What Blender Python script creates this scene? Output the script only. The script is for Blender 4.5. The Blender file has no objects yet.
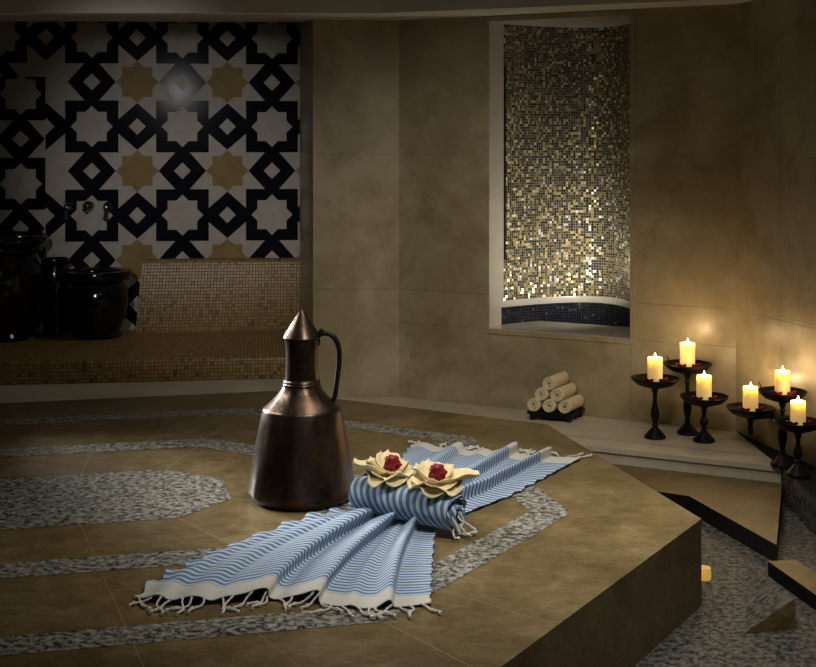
import bpy, bmesh, math, random
from mathutils import Vector, Matrix, noise
random.seed(7)
C = bpy.context.scene.collection
PI = math.pi
F, H = 1330.0, 140.0            # focal length and horizon of the photograph (816 x 667)
ZC = 1.475                      # eye height
ZS = 0.275                      # top of the marble platform
ZL = 0.137                      # top of the marble ledge
ZP = 0.066                      # top of the brown step
ZB = 0.263                      # seat of the mosaic bench

def at(px, py, z):
    """point of the horizontal plane z that the photo shows at (px, py)"""
    Y = F * (ZC - z) / (py - H)
    return Vector(((px - 408) / F * Y, Y, z))

# ------------------------------------------------------------------ mesh building
class MB:
    def __init__(s):
        s.v = []; s.f = []; s.m = []; s.uv = []; s.sm = []
    def face(s, pts, mat=0, uv=None, smooth=False):
        i = len(s.v); s.v += [tuple(p) for p in pts]
        s.f.append(tuple(range(i, i + len(pts)))); s.m.append(mat); s.sm.append(smooth)
        s.uv.append(uv or [(p[0], p[1]) for p in pts])
    def prism(s, poly, z0, z1, mat=0, side=None, bottom=True):
        side = mat if side is None else side
        n = len(poly)
        s.face([(p[0], p[1], z1) for p in poly], mat)
        if bottom: s.face([(p[0], p[1], z0) for p in reversed(poly)], side)
        for i in range(n):
            a, b = poly[i], poly[(i + 1) % n]
            L = math.hypot(b[0] - a[0], b[1] - a[1])
            s.face([(a[0], a[1], z0), (b[0], b[1], z0), (b[0], b[1], z1), (a[0], a[1], z1)], side,
                   [(0, z0), (L, z0), (L, z1), (0, z1)])
    def obox(s, o, ax, ay, az, mat=0):
        o, ax, ay, az = map(Vector, (o, ax, ay, az))
        P = lambda i, j, k: o + ax * i + ay * j + az * k
        for q in (((0,0,0),(0,1,0),(1,1,0),(1,0,0)), ((0,0,1),(1,0,1),(1,1,1),(0,1,1)), ((0,0,0),(1,0,0),(1,0,1),(0,0,1)),
                  ((1,0,0),(1,1,0),(1,1,1),(1,0,1)), ((1,1,0),(0,1,0),(0,1,1),(1,1,1)), ((0,1,0),(0,0,0),(0,0,1),(0,1,1))):
            s.face([P(*c) for c in q], mat)
    def grid(s, fn, nu, nv, mat=0, uvfn=None, closeu=False, smooth=True, matfn=None):
        base = len(s.v); cu = nu if closeu else nu + 1
        for j in range(nv + 1):
            for i in range(cu):
                s.v.append(tuple(fn(i / nu, j / nv)))
        for j in range(nv):
            for i in range(nu):
                a = base + j * cu + i; b = base + j * cu + (i + 1) % cu
                s.f.append((a, b, b + cu, a + cu)); s.sm.append(smooth)
                s.m.append(matfn(i / nu, j / nv) if matfn else mat)
                q = [(i / nu, j / nv), ((i + 1) / nu, j / nv), ((i + 1) / nu, (j + 1) / nv), (i / nu, (j + 1) / nv)]
                s.uv.append([uvfn(*k) for k in q] if uvfn else q)
    def lathe(s, prof, seg=48, c=(0, 0, 0), mat=0, wob=None):
        n = len(prof) - 1
        def fn(u, v):
            r, z = prof[round(v * n)]
            a = u * 2 * PI
            k = 1 + (wob(a, z) if wob else 0)
            return (c[0] + r * k * math.cos(a), c[1] + r * k * math.sin(a), c[2] + z)
        s.grid(fn, seg, n, mat, closeu=True, uvfn=lambda u, v: (u, prof[round(v * n)][1]))
    def tube(s, pts, rad, seg=8, mat=0, cap=True):
        pts = [Vector(p) for p in pts]; n = len(pts) - 1
        R = rad if callable(rad) else (lambda t: rad)
        fr = []
        up = Vector((0, 0, 1))
        for i, p in enumerate(pts):
            d = (pts[min(i + 1, n)] - pts[max(i - 1, 0)]).normalized()
            x = d.cross(up)
            if x.length < 1e-3: x = d.cross(Vector((0, 1, 0)))
            x.normalize(); y = x.cross(d).normalized(); up = y
            fr.append((p, x, y))
        def fn(u, v):
            i = round(v * n); p, x, y = fr[i]; r = R(v)
            return p + x * (r * math.cos(u * 2 * PI)) + y * (r * math.sin(u * 2 * PI))
        b = len(s.v)
        s.grid(fn, seg, n, mat, closeu=True)
        if cap:
            s.face([s.v[b + i] for i in reversed(range(seg))], mat)
            s.face([s.v[b + n * seg + i] for i in range(seg)], mat)
    def ball(s, c, r, mat=0, sx=1, sy=1, sz=1, seg=12):
        s.grid(lambda u, v: (c[0] + r * sx * math.sin(max(v, .002) * PI * .999) * math.cos(u * 2 * PI), c[1] + r * sy * math.sin(max(v, .002) * PI * .999) * math.sin(u * 2 * PI),
                             c[2] - r * sz * math.cos(v * PI)), seg, seg // 2, mat, closeu=True)
    def build(s, name, mats, parent=None, sharp=40, merge=False, loc=None):
        me = bpy.data.meshes.new(name)
        me.from_pydata(s.v, [], s.f)
        for m in (mats if isinstance(mats, (list, tuple)) else [mats]): me.materials.append(m)
        me.polygons.foreach_set('material_index', s.m)
        me.polygons.foreach_set('use_smooth', s.sm)
        ul = me.uv_layers.new(name='UVMap')
        k = 0
        for q in s.uv:
            for c in q: ul.data[k].uv = c; k += 1
        if merge:
            bm = bmesh.new(); bm.from_mesh(me); bmesh.ops.remove_doubles(bm, verts=bm.verts, dist=1e-5)
            bmesh.ops.recalc_face_normals(bm, faces=bm.faces); bm.to_mesh(me); bm.free()
        me.update()
        if any(s.sm): me.set_sharp_from_angle(angle=math.radians(sharp))
        o = bpy.data.objects.new(name, me); C.objects.link(o)
        if parent: o.parent = parent
        if loc: o.location = loc
        return o

def tag(o, label=None, cat=None, group=None, kind=None):
    if label: o['label'] = label
    if cat: o['category'] = cat
    if group: o['group'] = group
    if kind: o['kind'] = kind
    return o
def empty(name, loc, label, cat, group=None, rz=0):
    o = bpy.data.objects.new(name, None); C.objects.link(o); o.location = loc; o.rotation_euler = (0, 0, rz)
    o.empty_display_size = .05
    return tag(o, label, cat, group)
def copy_tree(o, parent=None):
    c = o.copy(); C.objects.link(c)
    if parent: c.parent = parent
    for ch in list(o.children): copy_tree(ch, c)
    return c
def bevel(o, w, seg=2):
    m = o.modifiers.new('bevel', 'BEVEL'); m.width = w; m.segments = seg; m.limit_method = 'ANGLE'; m.angle_limit = math.radians(40)
    return o

# ------------------------------------------------------------------ materials
class NT:
    def __init__(s, name):
        s.m = bpy.data.materials.new(name); s.m.use_nodes = True
        s.t = s.m.node_tree; s.b = s.t.nodes['Principled BSDF']
    def n(s, typ, ins=None, **kw):
        x = s.t.nodes.new(typ)
        for k, v in kw.items(): setattr(x, k, v)
        for k, v in (ins or {}).items():
            if isinstance(v, bpy.types.NodeSocket): s.t.links.new(v, x.inputs[k])
            else: x.inputs[k].default_value = v
        return x
    def math(s, op, a, b=0.0, c=None, clamp=False):
        d = {0: a, 1: b}
        if c is not None: d[2] = c
        x = s.n('ShaderNodeMath', d, operation=op); x.use_clamp = clamp
        return x.outputs[0]
    def ramp(s, fac, stops, interp='LINEAR'):
        x = s.n('ShaderNodeValToRGB', {0: fac}); r = x.color_ramp; r.interpolation = interp
        while len(r.elements) < len(stops): r.elements.new(.5)
        for e, (p, c) in zip(r.elements, stops):
            e.position = p; e.color = (*c, 1)
        return x.outputs[0]
    def mix(s, fac, a, b, blend='MIX'):
        x = s.n('ShaderNodeMix', data_type='RGBA', blend_type=blend)
        for sock, v in ((x.inputs[0], fac), (x.inputs[6], a), (x.inputs[7], b)):
            if isinstance(v, bpy.types.NodeSocket): s.t.links.new(v, sock)
            else: sock.default_value = v if not isinstance(v, tuple) or len(v) == 4 else (*v, 1)
        return x.outputs[2]
    def noise(s, scale, detail=4, rough=.55, vec=None, dist=0):
        ins = {'Scale': scale, 'Detail': detail, 'Roughness': rough, 'Distortion': dist}
        if vec is not None: ins['Vector'] = vec
        return s.n('ShaderNodeTexNoise', ins).outputs[0]
    def geo(s): return s.n('ShaderNodeNewGeometry').outputs['Position']
    def obj(s): return s.n('ShaderNodeTexCoord').outputs['Object']
    def uv(s): return s.n('ShaderNodeTexCoord').outputs['UV']
    def bump(s, h, strength, dist=.01, normal=None):
        ins = {'Height': h, 'Strength': strength, 'Distance': dist}
        s.set('Normal', s.n('ShaderNodeBump', ins).outputs[0])
    def set(s, k, v):
        if isinstance(v, bpy.types.NodeSocket): s.t.links.new(v, s.b.inputs[k])
        else: s.b.inputs[k].default_value = (*v, 1) if isinstance(v, tuple) and k in ('Base Color', 'Emission Color') else v
        return s

def simple(name, col, rough=.5, metal=0, bumpk=None, var=None, spec=None):
    t = NT(name); t.set('Roughness', rough).set('Metallic', metal)
    if spec is not None: t.set('Specular IOR Level', spec)
    if var:
        nz = t.noise(var[0], 5, .6, t.obj())
        t.set('Base Color', t.ramp(nz, [(.3, col), (.7, var[1])]))
    else: t.set('Base Color', col)
    if bumpk: t.bump(t.noise(bumpk[0], 4, .6, t.obj()), bumpk[1], bumpk[2])
    return t.m

def mat_marble(name, c0, c1, vein, rough=.22, scale=1.0):
    t = NT(name); p = t.geo()
    a = t.noise(2.6 * scale, 7, .62, p, .5)
    b = t.noise(9 * scale, 6, .65, p, .3)
    col = t.ramp(t.math('ADD', t.math('MULTIPLY', a, .75), t.math('MULTIPLY', b, .25)), [(.36, c0), (.63, c1)])
    v = t.math('ABSOLUTE', t.math('SUBTRACT', t.noise(1.2 * scale, 6, .55, p, .5), .5))
    vm = t.math('SUBTRACT', 1.0, t.math('MULTIPLY', v, 150.0, clamp=True), clamp=True)
    vm = t.math('MULTIPLY', vm, t.math('MULTIPLY', t.math('SUBTRACT', t.noise(1.7, 3, .5, p), .35, clamp=True), 1.5))
    t.set('Base Color', t.mix(vm, col, vein))
    t.set('Roughness', t.math('ADD', rough - .05, t.math('MULTIPLY', b, .12)))
    return t.m
M = {}
M['wall'] = mat_marble('cream_marble', (.265, .21, .112), (.46, .395, .272), (.20, .15, .08), .34)
M['ledge'] = mat_marble('pale_marble', (.50, .44, .33), (.64, .57, .45), (.38, .30, .20), .35, 1.5)
M['jamb'] = mat_marble('white_marble', (.42, .38, .31), (.50, .46, .39), (.35, .30, .24), .3, 2)
M['grout'] = simple('stone_joint', (.16, .125, .08), .7)

def mat_brown(name, c0, c1, c2, rough):
    t = NT(name); p = t.geo()
    a = t.noise(3.2, 7, .62, p, .5); b = t.noise(60, 5, .7, p); c = t.noise(14, 5, .6, p, .4)
    st = t.n('ShaderNodeMapping', {'Vector': p, 'Scale': (.45, 1.3, 1.3)}).outputs[0]
    b = t.noise(75, 6, .75, st, .6)
    f = t.math('ADD', t.math('MULTIPLY', a, .36), t.math('ADD', t.math('MULTIPLY', b, .40), t.math('MULTIPLY', c, .24)))
    col = t.ramp(f, [(.41, c0), (.51, c1), (.61, c2)])
    sp = t.noise(160, 3, .6, p)
    col = t.mix(t.math('MULTIPLY', t.math('GREATER_THAN', sp, .66), .35), col, (.60, .50, .30))
    t.set('Base Color', col); t.set('Roughness', t.math('ADD', rough, t.math('MULTIPLY', c, .18)))
    t.bump(b, .16, .004)
    return t.m
M['brown'] = mat_brown('golden_brown_marble', (.088, .058, .018), (.150, .103, .037), (.235, .178, .086), .38)
M['dark'] = simple('dark_stone_and_shade', (.008, .0075, .007), .7, spec=.12, var=(30, (.015, .013, .012)))  # own colour of the dark ledge; on step risers it stands for shade

def mat_granite(name, k=1.0, sc=1.35, rough=.42):
    t = NT(name); p = t.geo()
    st = t.n('ShaderNodeMapping', {'Vector': p, 'Scale': (1, 1.0, 1.0)}).outputs[0]
    a = t.noise(38 * sc, 6, .68, st, .25); b = t.noise(110 * sc, 4, .6, st)
    f = t.math('ADD', t.math('MULTIPLY', a, .72), t.math('MULTIPLY', b, .28))
    col = t.ramp(f, [(.42, (.010 * k, .010 * k, .010 * k)), (.465, (.09 * k, .086 * k, .075 * k)), (.52, (.25 * k, .24 * k, .20 * k)), (.64, (.46 * k, .44 * k, .37 * k))])
    t.set('Base Color', col); t.set('Roughness', rough)
    return t.m
M['granite'] = mat_granite('speckled_granite')
M['granite_floor'] = mat_granite('floor_granite', .42, 1.2, .62)

def mat_tiles(name, size, stops, grout, gw=.09, rough=.35, metal_stops=None, jitter=0.0, groutrough=.8, vary=0.0):
    t = NT(name); uv = t.uv()
    v = t.n('ShaderNodeVectorMath', {0: uv, 1: (1 / size, 1 / size, 1)}, operation='MULTIPLY').outputs[0]
    cell = t.n('ShaderNodeVectorMath', {0: v}, operation='FLOOR').outputs[0]
    fr = t.n('ShaderNodeVectorMath', {0: v}, operation='FRACTION').outputs[0]
    d = t.n('ShaderNodeVectorMath', {0: t.n('ShaderNodeVectorMath', {0: fr, 1: (.5, .5, 0)}, operation='SUBTRACT').outputs[0]}, operation='ABSOLUTE').outputs[0]
    sx = t.n('ShaderNodeSeparateXYZ', {0: d})
    g = t.math('GREATER_THAN', t.math('MAXIMUM', sx.outputs[0], sx.outputs[1]), .5 - gw)
    wn = t.n('ShaderNodeTexWhiteNoise', {'Vector': cell}, noise_dimensions='3D')
    col = t.ramp(wn.outputs[0], stops, 'CONSTANT' if len(stops) > 2 else 'LINEAR')
    t.set('Base Color', t.mix(g, col, grout))
    if vary:
        w2 = t.n('ShaderNodeSeparateColor', {0: wn.outputs[1]}).outputs[2]
        rb = t.math('ADD', rough, t.math('MULTIPLY', t.math('LESS_THAN', w2, .62), vary))
        t.set('Roughness', t.math('MAXIMUM', rb, t.math('MULTIPLY', g, groutrough)))
    else: t.set('Roughness', t.math('ADD', t.math('MULTIPLY', g, groutrough - rough), rough))
    if metal_stops:
        mt = t.ramp(wn.outputs[0], metal_stops, 'CONSTANT')
        t.set('Metallic', t.math('MULTIPLY', mt, t.math('SUBTRACT', 1.0, g)))
    if jitter:
        j = t.n('ShaderNodeVectorMath', {0: wn.outputs[1], 1: (.5, .5, .5)}, operation='SUBTRACT').outputs[0]
        j = t.n('ShaderNodeVectorMath', {0: j, 1: (jitter, jitter, jitter)}, operation='MULTIPLY').outputs[0]
        nn = t.n('ShaderNodeVectorMath', {0: t.n('ShaderNodeNewGeometry').outputs['Normal'], 1: j}, operation='ADD').outputs[0]
        t.set('Normal', t.n('ShaderNodeVectorMath', {0: nn}, operation='NORMALIZE').outputs[0])
    return t.m
M['bench'] = mat_tiles('ochre_mosaic', .0205, [(0, (.28, .165, .042)), (.3, (.34, .21, .06)), (.6, (.38, .245, .08)), (.8, (.23, .13, .036)), (.92, (.12, .07, .024))],
                       (.13, .09, .04), .10, .4)
M['niche'] = mat_tiles('gold_black_mosaic', .0138, [(0, (.005, .005, .008)), (.30, (.012, .011, .011)), (.46, (.40, .31, .11)), (.64, (.28, .21, .075)), (.82, (.60, .52, .28)), (.9, (.75, .73, .66))],
                       (.25, .22, .15), .11, .2, [(0, (0,) * 3), (.46, (1,) * 3)], .62, vary=.42)
M['basin_tile'] = mat_tiles('navy_mosaic', .0138, [(0, (.004, .0045, .008)), (.4, (.008, .009, .016)), (.8, (.014, .016, .026)), (.95, (.06, .06, .07))], (.014, .014, .016), .09, .15)
M['sill'] = mat_marble('sill_marble', (.42, .36, .26), (.52, .46, .35), (.3, .25, .18), .07, 2)

def mat_tilepiece(name, c0, c1, rough):
    t = NT(name); a = t.noise(14, 5, .6, t.geo())
    t.set('Base Color', t.ramp(a, [(.3, c0), (.7, c1)])); t.set('Roughness', rough).set('Specular IOR Level', .18)
    return t.m
M['mblack'] = mat_tilepiece('black_marble', (.006, .006, .009), (.011, .011, .017), .13)
M['mblack'].node_tree.nodes['Principled BSDF'].inputs['Specular IOR Level'].default_value = .016
M['mcream'] = mat_tilepiece('cream_tile', (.40, .365, .33), (.49, .455, .41), .6)
M['mgold'] = mat_tilepiece('ochre_tile', (.24, .165, .06), (.31, .22, .09), .6)

M['plaster'] = simple('soffit_paint', (.60, .58, .51), .75, var=(2, (.64, .62, .55)))
M['iron'] = simple('black_iron', (.0045, .004, .004), .45, 0, bumpk=(60, .15, .002), spec=.22)
M['black_glaze'] = simple('black_glaze', (.004, .004, .007), .12, bumpk=(9, .25, .01))
M['steel'] = simple('dark_chrome', (.20, .20, .21), .18, 1)
M['water'] = simple('water', (.006, .008, .014), .04, 0, bumpk=(25, .35, .01))
M['red'] = simple('red_petal', (.19, .004, .011), .55, var=(30, (.30, .007, .017)))
M['tray'] = simple('black_wood', (.005, .005, .005), .5, spec=.2)

def mat_copper():
    t = NT('aged_copper'); o = t.obj()
    st = t.n('ShaderNodeMapping', {'Vector': o, 'Scale': (1, 1, .25)}).outputs[0]
    a = t.noise(11, 7, .65, st, .6); b = t.noise(45, 5, .7, o); c = t.noise(5, 4, .6, o, 1.)
    f = t.math('ADD', t.math('MULTIPLY', a, .6), t.math('ADD', t.math('MULTIPLY', b, .2), t.math('MULTIPLY', c, .2)))
    t.set('Base Color', t.ramp(f, [(.36, (.020, .014, .011)), (.48, (.055, .035, .024)), (.6, (.11, .066, .041)), (.74, (.24, .13, .075))]))
    t.set('Metallic', .85); t.set('Roughness', t.math('ADD', .20, t.math('MULTIPLY', a, .24)))
    t.bump(t.math('ADD', c, t.math('MULTIPLY', b, .15)), .25, .012)
    return t.m
M['copper'] = mat_copper()

def mat_stripes(name, period, hem, length, axis=1, blue=(.105, .205, .39), white=(.53, .59, .63), hemc=(.62, .61, .56), duty=.52, off=0.0):
    """woven stripes across the cloth's length (uv in metres); plain white at the hem"""
    t = NT(name); sx = t.n('ShaderNodeSeparateXYZ', {0: t.uv()})
    l = sx.outputs[axis]
    fr = t.math('FRACT', t.math('DIVIDE', t.math('ADD', l, off), period))
    m = t.math('LESS_THAN', fr, duty)
    wv = t.noise(420, 2, .5, t.uv())
    col = t.mix(m, white, blue)
    if hem: col = t.mix(t.math('GREATER_THAN', l, length - hem), col, hemc)
    col = t.mix(t.math('MULTIPLY', wv, .45), col, t.mix(.5, col, (0.02, 0.03, .05)))
    t.set('Base Color', col); t.set('Roughness', .9); t.set('Specular IOR Level', .15)
    th = t.n('ShaderNodeTexNoise', {'Vector': t.n('ShaderNodeMapping', {'Vector': t.uv(), 'Scale': (60, 700, 1)}).outputs[0], 'Scale': 1.0}).outputs[0]
    t.bump(th, .5, .002)
    return t.m
LF, LB = .83, .85
M['cloth_front'] = mat_stripes('striped_cotton', .0215, .075, LF)
M['cloth_back'] = mat_stripes('striped_cotton_back', .0225, .085, LB)
M['roll'] = mat_stripes('striped_cotton_roll', .0255, 0, 1, axis=0)
M['fringe'] = simple('white_cotton', (.60, .58, .52), .9, bumpk=(300, .5, .002))
M['terry'] = simple('cream_terry', (.80, .68, .45), .95, bumpk=(350, 1.0, .004), var=(40, (.86, .76, .54)))
M['napkin'] = simple('cream_napkin', (.70, .57, .31), .9, bumpk=(160, .5, .002), var=(25, (.78, .66, .40)))

def mat_wax():
    t = NT('candle_wax'); t.set('Base Color', (.86, .72, .36)); t.set('Roughness', .5)
    t.set('Subsurface Weight', 1.0); t.set('Subsurface Radius', (1.0, .75, .35)); t.set('Subsurface Scale', .06)
    t.set('Emission Color', (1.0, .72, .24)); t.set('Emission Strength', .28)  # even glow stands in for flame light spreading through the wax
    return t.m
M['wax'] = mat_wax()
t = NT('flame'); t.set('Base Color', (0, 0, 0)); t.set('Emission Color', (1.0, .74, .34)); t.set('Emission Strength', 30.0); M['flame'] = t.m
t = NT('glowing_amber_glass'); t.set('Base Color', (.6, .35, .06)); t.set('Roughness', .15); t.set('Emission Color', (1.0, .60, .14)); t.set('Emission Strength', .35); M['amber'] = t.m

def structure(mb, name, mats, **k):
    o = mb.build(name, mats, **k); o['kind'] = 'structure'; return o

# ------------------------------------------------------------------ octagonal platform
U = 1.2
OC = Vector((-.77785 * U, 3.74918 * U)); PHI = .24022
RR = dict(R=1.45116, O=1.13541, o=1.03427, M=.66235, m=.54865, C=.26682)
STR = {'O': .12, 'o': .12, 'M': .36, 'm': .36, 'C': .34}
EXD = Vector((math.cos(PHI + PI), math.sin(PHI + PI)))
def octa(r, key=None):
    R = r * U / math.cos(PI / 8)
    ex = EXD * STR.get(key, 0)
    return [(ex if k in (2, 3, 4, 5) else Vector((0, 0))) + OC + Vector((math.cos(PHI + (k + .5) * PI / 4), math.sin(PHI + (k + .5) * PI / 4))) * R for k in range(8)]
mb = MB()
P = octa(RR['R'])
mb.prism(P, 0, ZS, 0)
plat = mb.build('marble_platform', [M['brown']])
bevel(plat, .004, 2)
tag(plat, 'large low octagonal golden brown marble platform with inlaid granite rings', 'platform')
def ring(name, ro, ri, z, label):
    mb = MB(); a = octa(RR[ro], ro); b = octa(RR[ri], ri)
    for k in range(8):
        k2 = (k + 1) % 8
        mb.face([(*b[k], z), (*a[k], z), (*a[k2], z), (*b[k2], z)])
    o = mb.build(name, M['granite'], plat)
    o['label'] = label
ring('granite_band', 'O', 'o', ZS + .0012, 'outer band of speckled grey granite')
ring('granite_band', 'M', 'm', ZS + .0012, 'inner band of speckled grey granite')
mb = MB(); c = octa(RR['C'], 'C')
mb.face([(*p, ZS + .0012) for p in c]); o = mb.build('granite_centre', M['granite'], plat); o['label'] = 'grey granite panel at the centre of the rings'
M['joint'] = simple('pale_joint', (.36, .27, .13), .6)
mb = MB(); a = octa(RR['R'] * .998); b = octa(RR['C'], 'C'); bm_ = octa(RR['m'], 'm')
for k in range(8):
    d = (a[k] - b[k]).normalized(); n = Vector((-d.y, d.x)) * .0013
    mb.face([(*(b[k] - n), ZS + .0006), (*(a[k] - n), ZS + .0006), (*(a[k] + n), ZS + .0006), (*(b[k] + n), ZS + .0006)])
    for q in (.25, .5, .75):
        k2 = (k + 1) % 8
        p0 = b[k].lerp(b[k2], q) if q == .5 else bm_[k].lerp(bm_[k2], q)
        p1 = a[k].lerp(a[k2], q)
        d = (p1 - p0).normalized(); n = Vector((-d.y, d.x)) * .0008
        mb.face([(*(p0 - n), ZS + .0005), (*(p1 - n), ZS + .0005), (*(p1 + n), ZS + .0005), (*(p0 + n), ZS + .0005)])
mb.build('joint_lines', M['joint'], plat)

# ------------------------------------------------------------------ room shell
A = Vector((-.047, 6.932)); Cn = Vector((1.505, 6.10))
E2 = (Cn - A).normalized(); N2 = Vector((E2.y, -E2.x))          # niche wall: along, towards the room
E3 = Vector((.238, -.971)).normalized(); N3 = Vector((E3.y, -E3.x))
Lp = Vector((-.493, 6.906))                                       # left edge of the narrow marble panel
MW = lambda X: Vector((X, 8.5 + .1 * (X + 1.65)))                 # plan line of the patterned wall
Rt = MW(-.70)

mb = MB(); mb.face([(-4.5, -1.5, 0), (4, -1.5, 0), (4, 9.5, 0), (-4.5, 9.5, 0)])
structure(mb, 'floor', M['granite_floor'])

# brown step around the platform pit, riser's shade painted in as dark stone
I1 = at(689, 496, ZP).xy; E1 = at(776.6, 545, ZP).xy; F1 = at(782, 466, ZL).xy
d12 = Vector((-.855, .518)).normalized(); I0 = I1 + d12 * 1.95
poly = [I1, E1, F1 + Vector((.0, .0)), Cn, A, Lp, Vector((-.60, 7.8)), Vector((-4.2, 7.45)), Vector((-4.2, I0.y - (I0.x + 4.2) * .245)), I0]
mb = MB(); mb.prism(list(reversed(poly))[::-1], 0.0005, ZP, 0, 1)
structure(mb, 'floor_step', [M['brown'], M['dark']])
# marble ledge (along the niche wall and under the alcove)
f0 = at(700, 459, ZL).xy
lf = lambda X: Vector((X, f0.y - .53 * (X - f0.x)))
Fm = at(781, 466, ZL).xy
pl = [Vector((-4.2, 6.05)), Vector((-1.6, 6.72)), Vector((-.75, 6.70)), lf(-.35), Fm, Cn, A, Lp, Vector((-.60, 7.8)), Vector((-4.2, 7.45))]
pl = [Vector((-4.2, 6.55)), Vector((-.9, 6.72)), lf(-.45), Fm, Cn, A, Lp, Rt, MW(-4.2)]
mb = MB(); mb.prism(pl, ZP + .0005, ZL - .022, 0); 
inn = [p.copy() for p in pl]
structure(mb, 'trim_1', M['ledge'])
nose = Vector((N2.x, N2.y)) * .012
mb = MB(); pp = [p.copy() for p in pl]; pp[2] += nose; pp[3] += nose
mb.prism(pp, ZL - .0215, ZL, 0); o = structure(mb, 'trim_2', M['ledge']); bevel(o, .004, 2)
# joint in the ledge top between the inner slabs and the nosing slabs
mb = MB(); w = .135
a = lf(-.3) - N2 * w * 1.0; b = Fm.lerp(Cn, .26)
n = N2 * .0025
mb.face([(*(a - n), ZL + .0006), (*(a + n), ZL + .0006), (*(b + n), ZL + .0006), (*(b - n), ZL + .0006)])
structure(mb, 'trim_3', M['grout'])
# dark ledge below the far right wall, its face clad in granite
q1 = at(816, 500, ZL).xy
D = [Cn + E3 * .002 - N3 * 0, Fm + E2 * .003, q1, q1 + E3 * 2.6, Cn + E3 * 3.9]
D[0] = Cn + E2 * .003
mb = MB(); mb.prism(D, .0005, ZL - .001, 0, 1); structure(mb, 'trim_4', [M['dark'], M['granite_floor']])

def panels(name, o, e, n, L, ztop, us, zs, skip=(), mat=None, z0=0.0, gap=.0013, th=.03):
    """a wall of stone slabs with fine joints: backing plus one thin box for each slab"""
    mb = MB(); e3 = Vector((*e, 0)); n3 = Vector((*n, 0)); o3 = Vector((*o, 0)); back = o3 - n3 * .004
    def quad(u0, u1, a, b):
        mb.face([back + e3 * u0 + Vector((0, 0, a)), back + e3 * u1 + Vector((0, 0, a)), back + e3 * u1 + Vector((0, 0, b)), back + e3 * u0 + Vector((0, 0, b))], 1)
    for i in range(len(us) - 1):
        for j in range(len(zs) - 1):
            if (i, j) in skip: continue
            quad(us[i], us[i + 1], zs[j], zs[j + 1])
            g0 = 0 if i == 0 else gap / 2; g1 = 0 if i == len(us) - 2 else gap / 2
            mb.obox(o3 + e3 * (us[i] + g0) - n3 * th + Vector((0, 0, zs[j] + gap / 2)), e3 * (us[i + 1] - us[i] - g0 - g1), n3 * th, Vector((0, 0, zs[j + 1] - zs[j] - gap)), 0)
    return structure(mb, name, [mat or M['wall'], M['grout']])
L2 = (Cn - A).length
UL, UR, ZN0, ZN1 = .5195, 1.257, .525, 2.072
panels('wall_right', A, E2, N2, L2, 2.2, [0, UL, UR, L2], [ZL, ZN0, .70, 1.40, ZN1, 2.3], {(1, 1), (1, 2), (1, 3)})
panels('wall_back_centre', Lp, (A - Lp).normalized(), Vector((0.058, -1)).normalized(), 0, 0, [0, (A - Lp).length], [ZL, .70, 1.40, 2.3])
panels('wall_far_right', Cn, E3, N3, 0, 0, [0, .40, 1.3, 2.2, 3.1, 4.0], [ZL, .70, 1.40, 2.1, 2.7])
M['return'] = mat_marble('polished_marble', (.30, .25, .18), (.38, .33, .25), (.22, .17, .11), .35, 2)
er = (Rt - Lp).normalized(); nr = Vector((-er.y, er.x))
panels('wall_alcove_side', Lp, er, nr, 0, 0, [0, (Rt - Lp).length], [ZL, .70, 1.05, 1.40, 1.75, 2.6], mat=M['return'])

# ---- patterned wall: black ground with cream and ochre star tiles let into it
PER = .5675
g0 = Vector(((137 - 408) / F * 8.483, 0)); GU, GZ = g0.x, 1.845
ed = Vector((1, .1)).normalized(); nd = Vector((ed.y, -ed.x))
def wp(u, z, off):                                    # u measured along x
    p = MW(u) + nd * off
    return (p.x, p.y, z)
def clip(poly, x0, x1, z0, z1):
    for ax, val, sg in ((0, x0, 1), (0, x1, -1), (1, z0, 1), (1, z1, -1)):
        out = []
        for i in range(len(poly)):
            p, q = poly[i], poly[(i + 1) % len(poly)]
            a, b = sg * (p[ax] - val), sg * (q[ax] - val)
            if a >= 0: out.append(p)
            if (a > 0) != (b > 0) and a != b:
                k = a / (a - b); out.append((p[0] + (q[0] - p[0]) * k, p[1] + (q[1] - p[1]) * k))
        poly = out
        if len(poly) < 3: return []
    return poly
mb = MB()
X0, X1, Z0, Z1 = -4.2, Rt.x, ZB, 2.6
mb.face([wp(X0, ZL, 0), wp(X1, ZL, 0), wp(X1, Z1, 0), wp(X0, Z1, 0)], 0)
def star8(r, a):
    pts = []
    for k in range(8):
        t0 = k * PI / 4
        pts.append((r * math.cos(t0), r * math.sin(t0)))
        rr = a / math.cos(PI / 8 - 0) ; t1 = t0 + PI / 8
        pts.append((a / math.cos(PI / 8) * math.cos(t1), a / math.cos(PI / 8) * math.sin(t1)))
    return pts
S_cream = [(.232 * math.cos(k * PI / 4), .232 * math.sin(k * PI / 4)) if j == 0 else (.1775 * math.cos((k + .5) * PI / 4), .1775 * math.sin((k + .5) * PI / 4)) for k in range(8) for j in (0, 1)]
S_gold = [(x * 1.02, y * 1.02) for x, y in S_cream]
W = [(.236, 0), (.42, .21), (.21, .21)]
S_white = []
for k in range(4):
    ca, sa = round(math.cos(k * PI / 2)), round(math.sin(k * PI / 2))
    for x, y in ((.236, 0), (.42, .208), (.208, .208), (.208, .42)):
        S_white.append((x * ca - y * sa, x * sa + y * ca))
S_dia = [(.094, 0), (0, .094), (-.094, 0), (0, -.094)]
def put(shape, cu, cz, mat, off, rect):
    n = len(shape)
    for i in range(n):
        tri = [(cu, cz), (cu + shape[i][0] * PER, cz + shape[i][1] * PER), (cu + shape[(i + 1) % n][0] * PER, cz + shape[(i + 1) % n][1] * PER)]
        c = clip(tri, *rect)
        if c: mb.face([wp(x, z, off) for x, z in c], mat)
XS, ZSH = (47 - 408) / F * 8.47, 1.475 + (140 - 77) / F * 8.47
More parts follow.
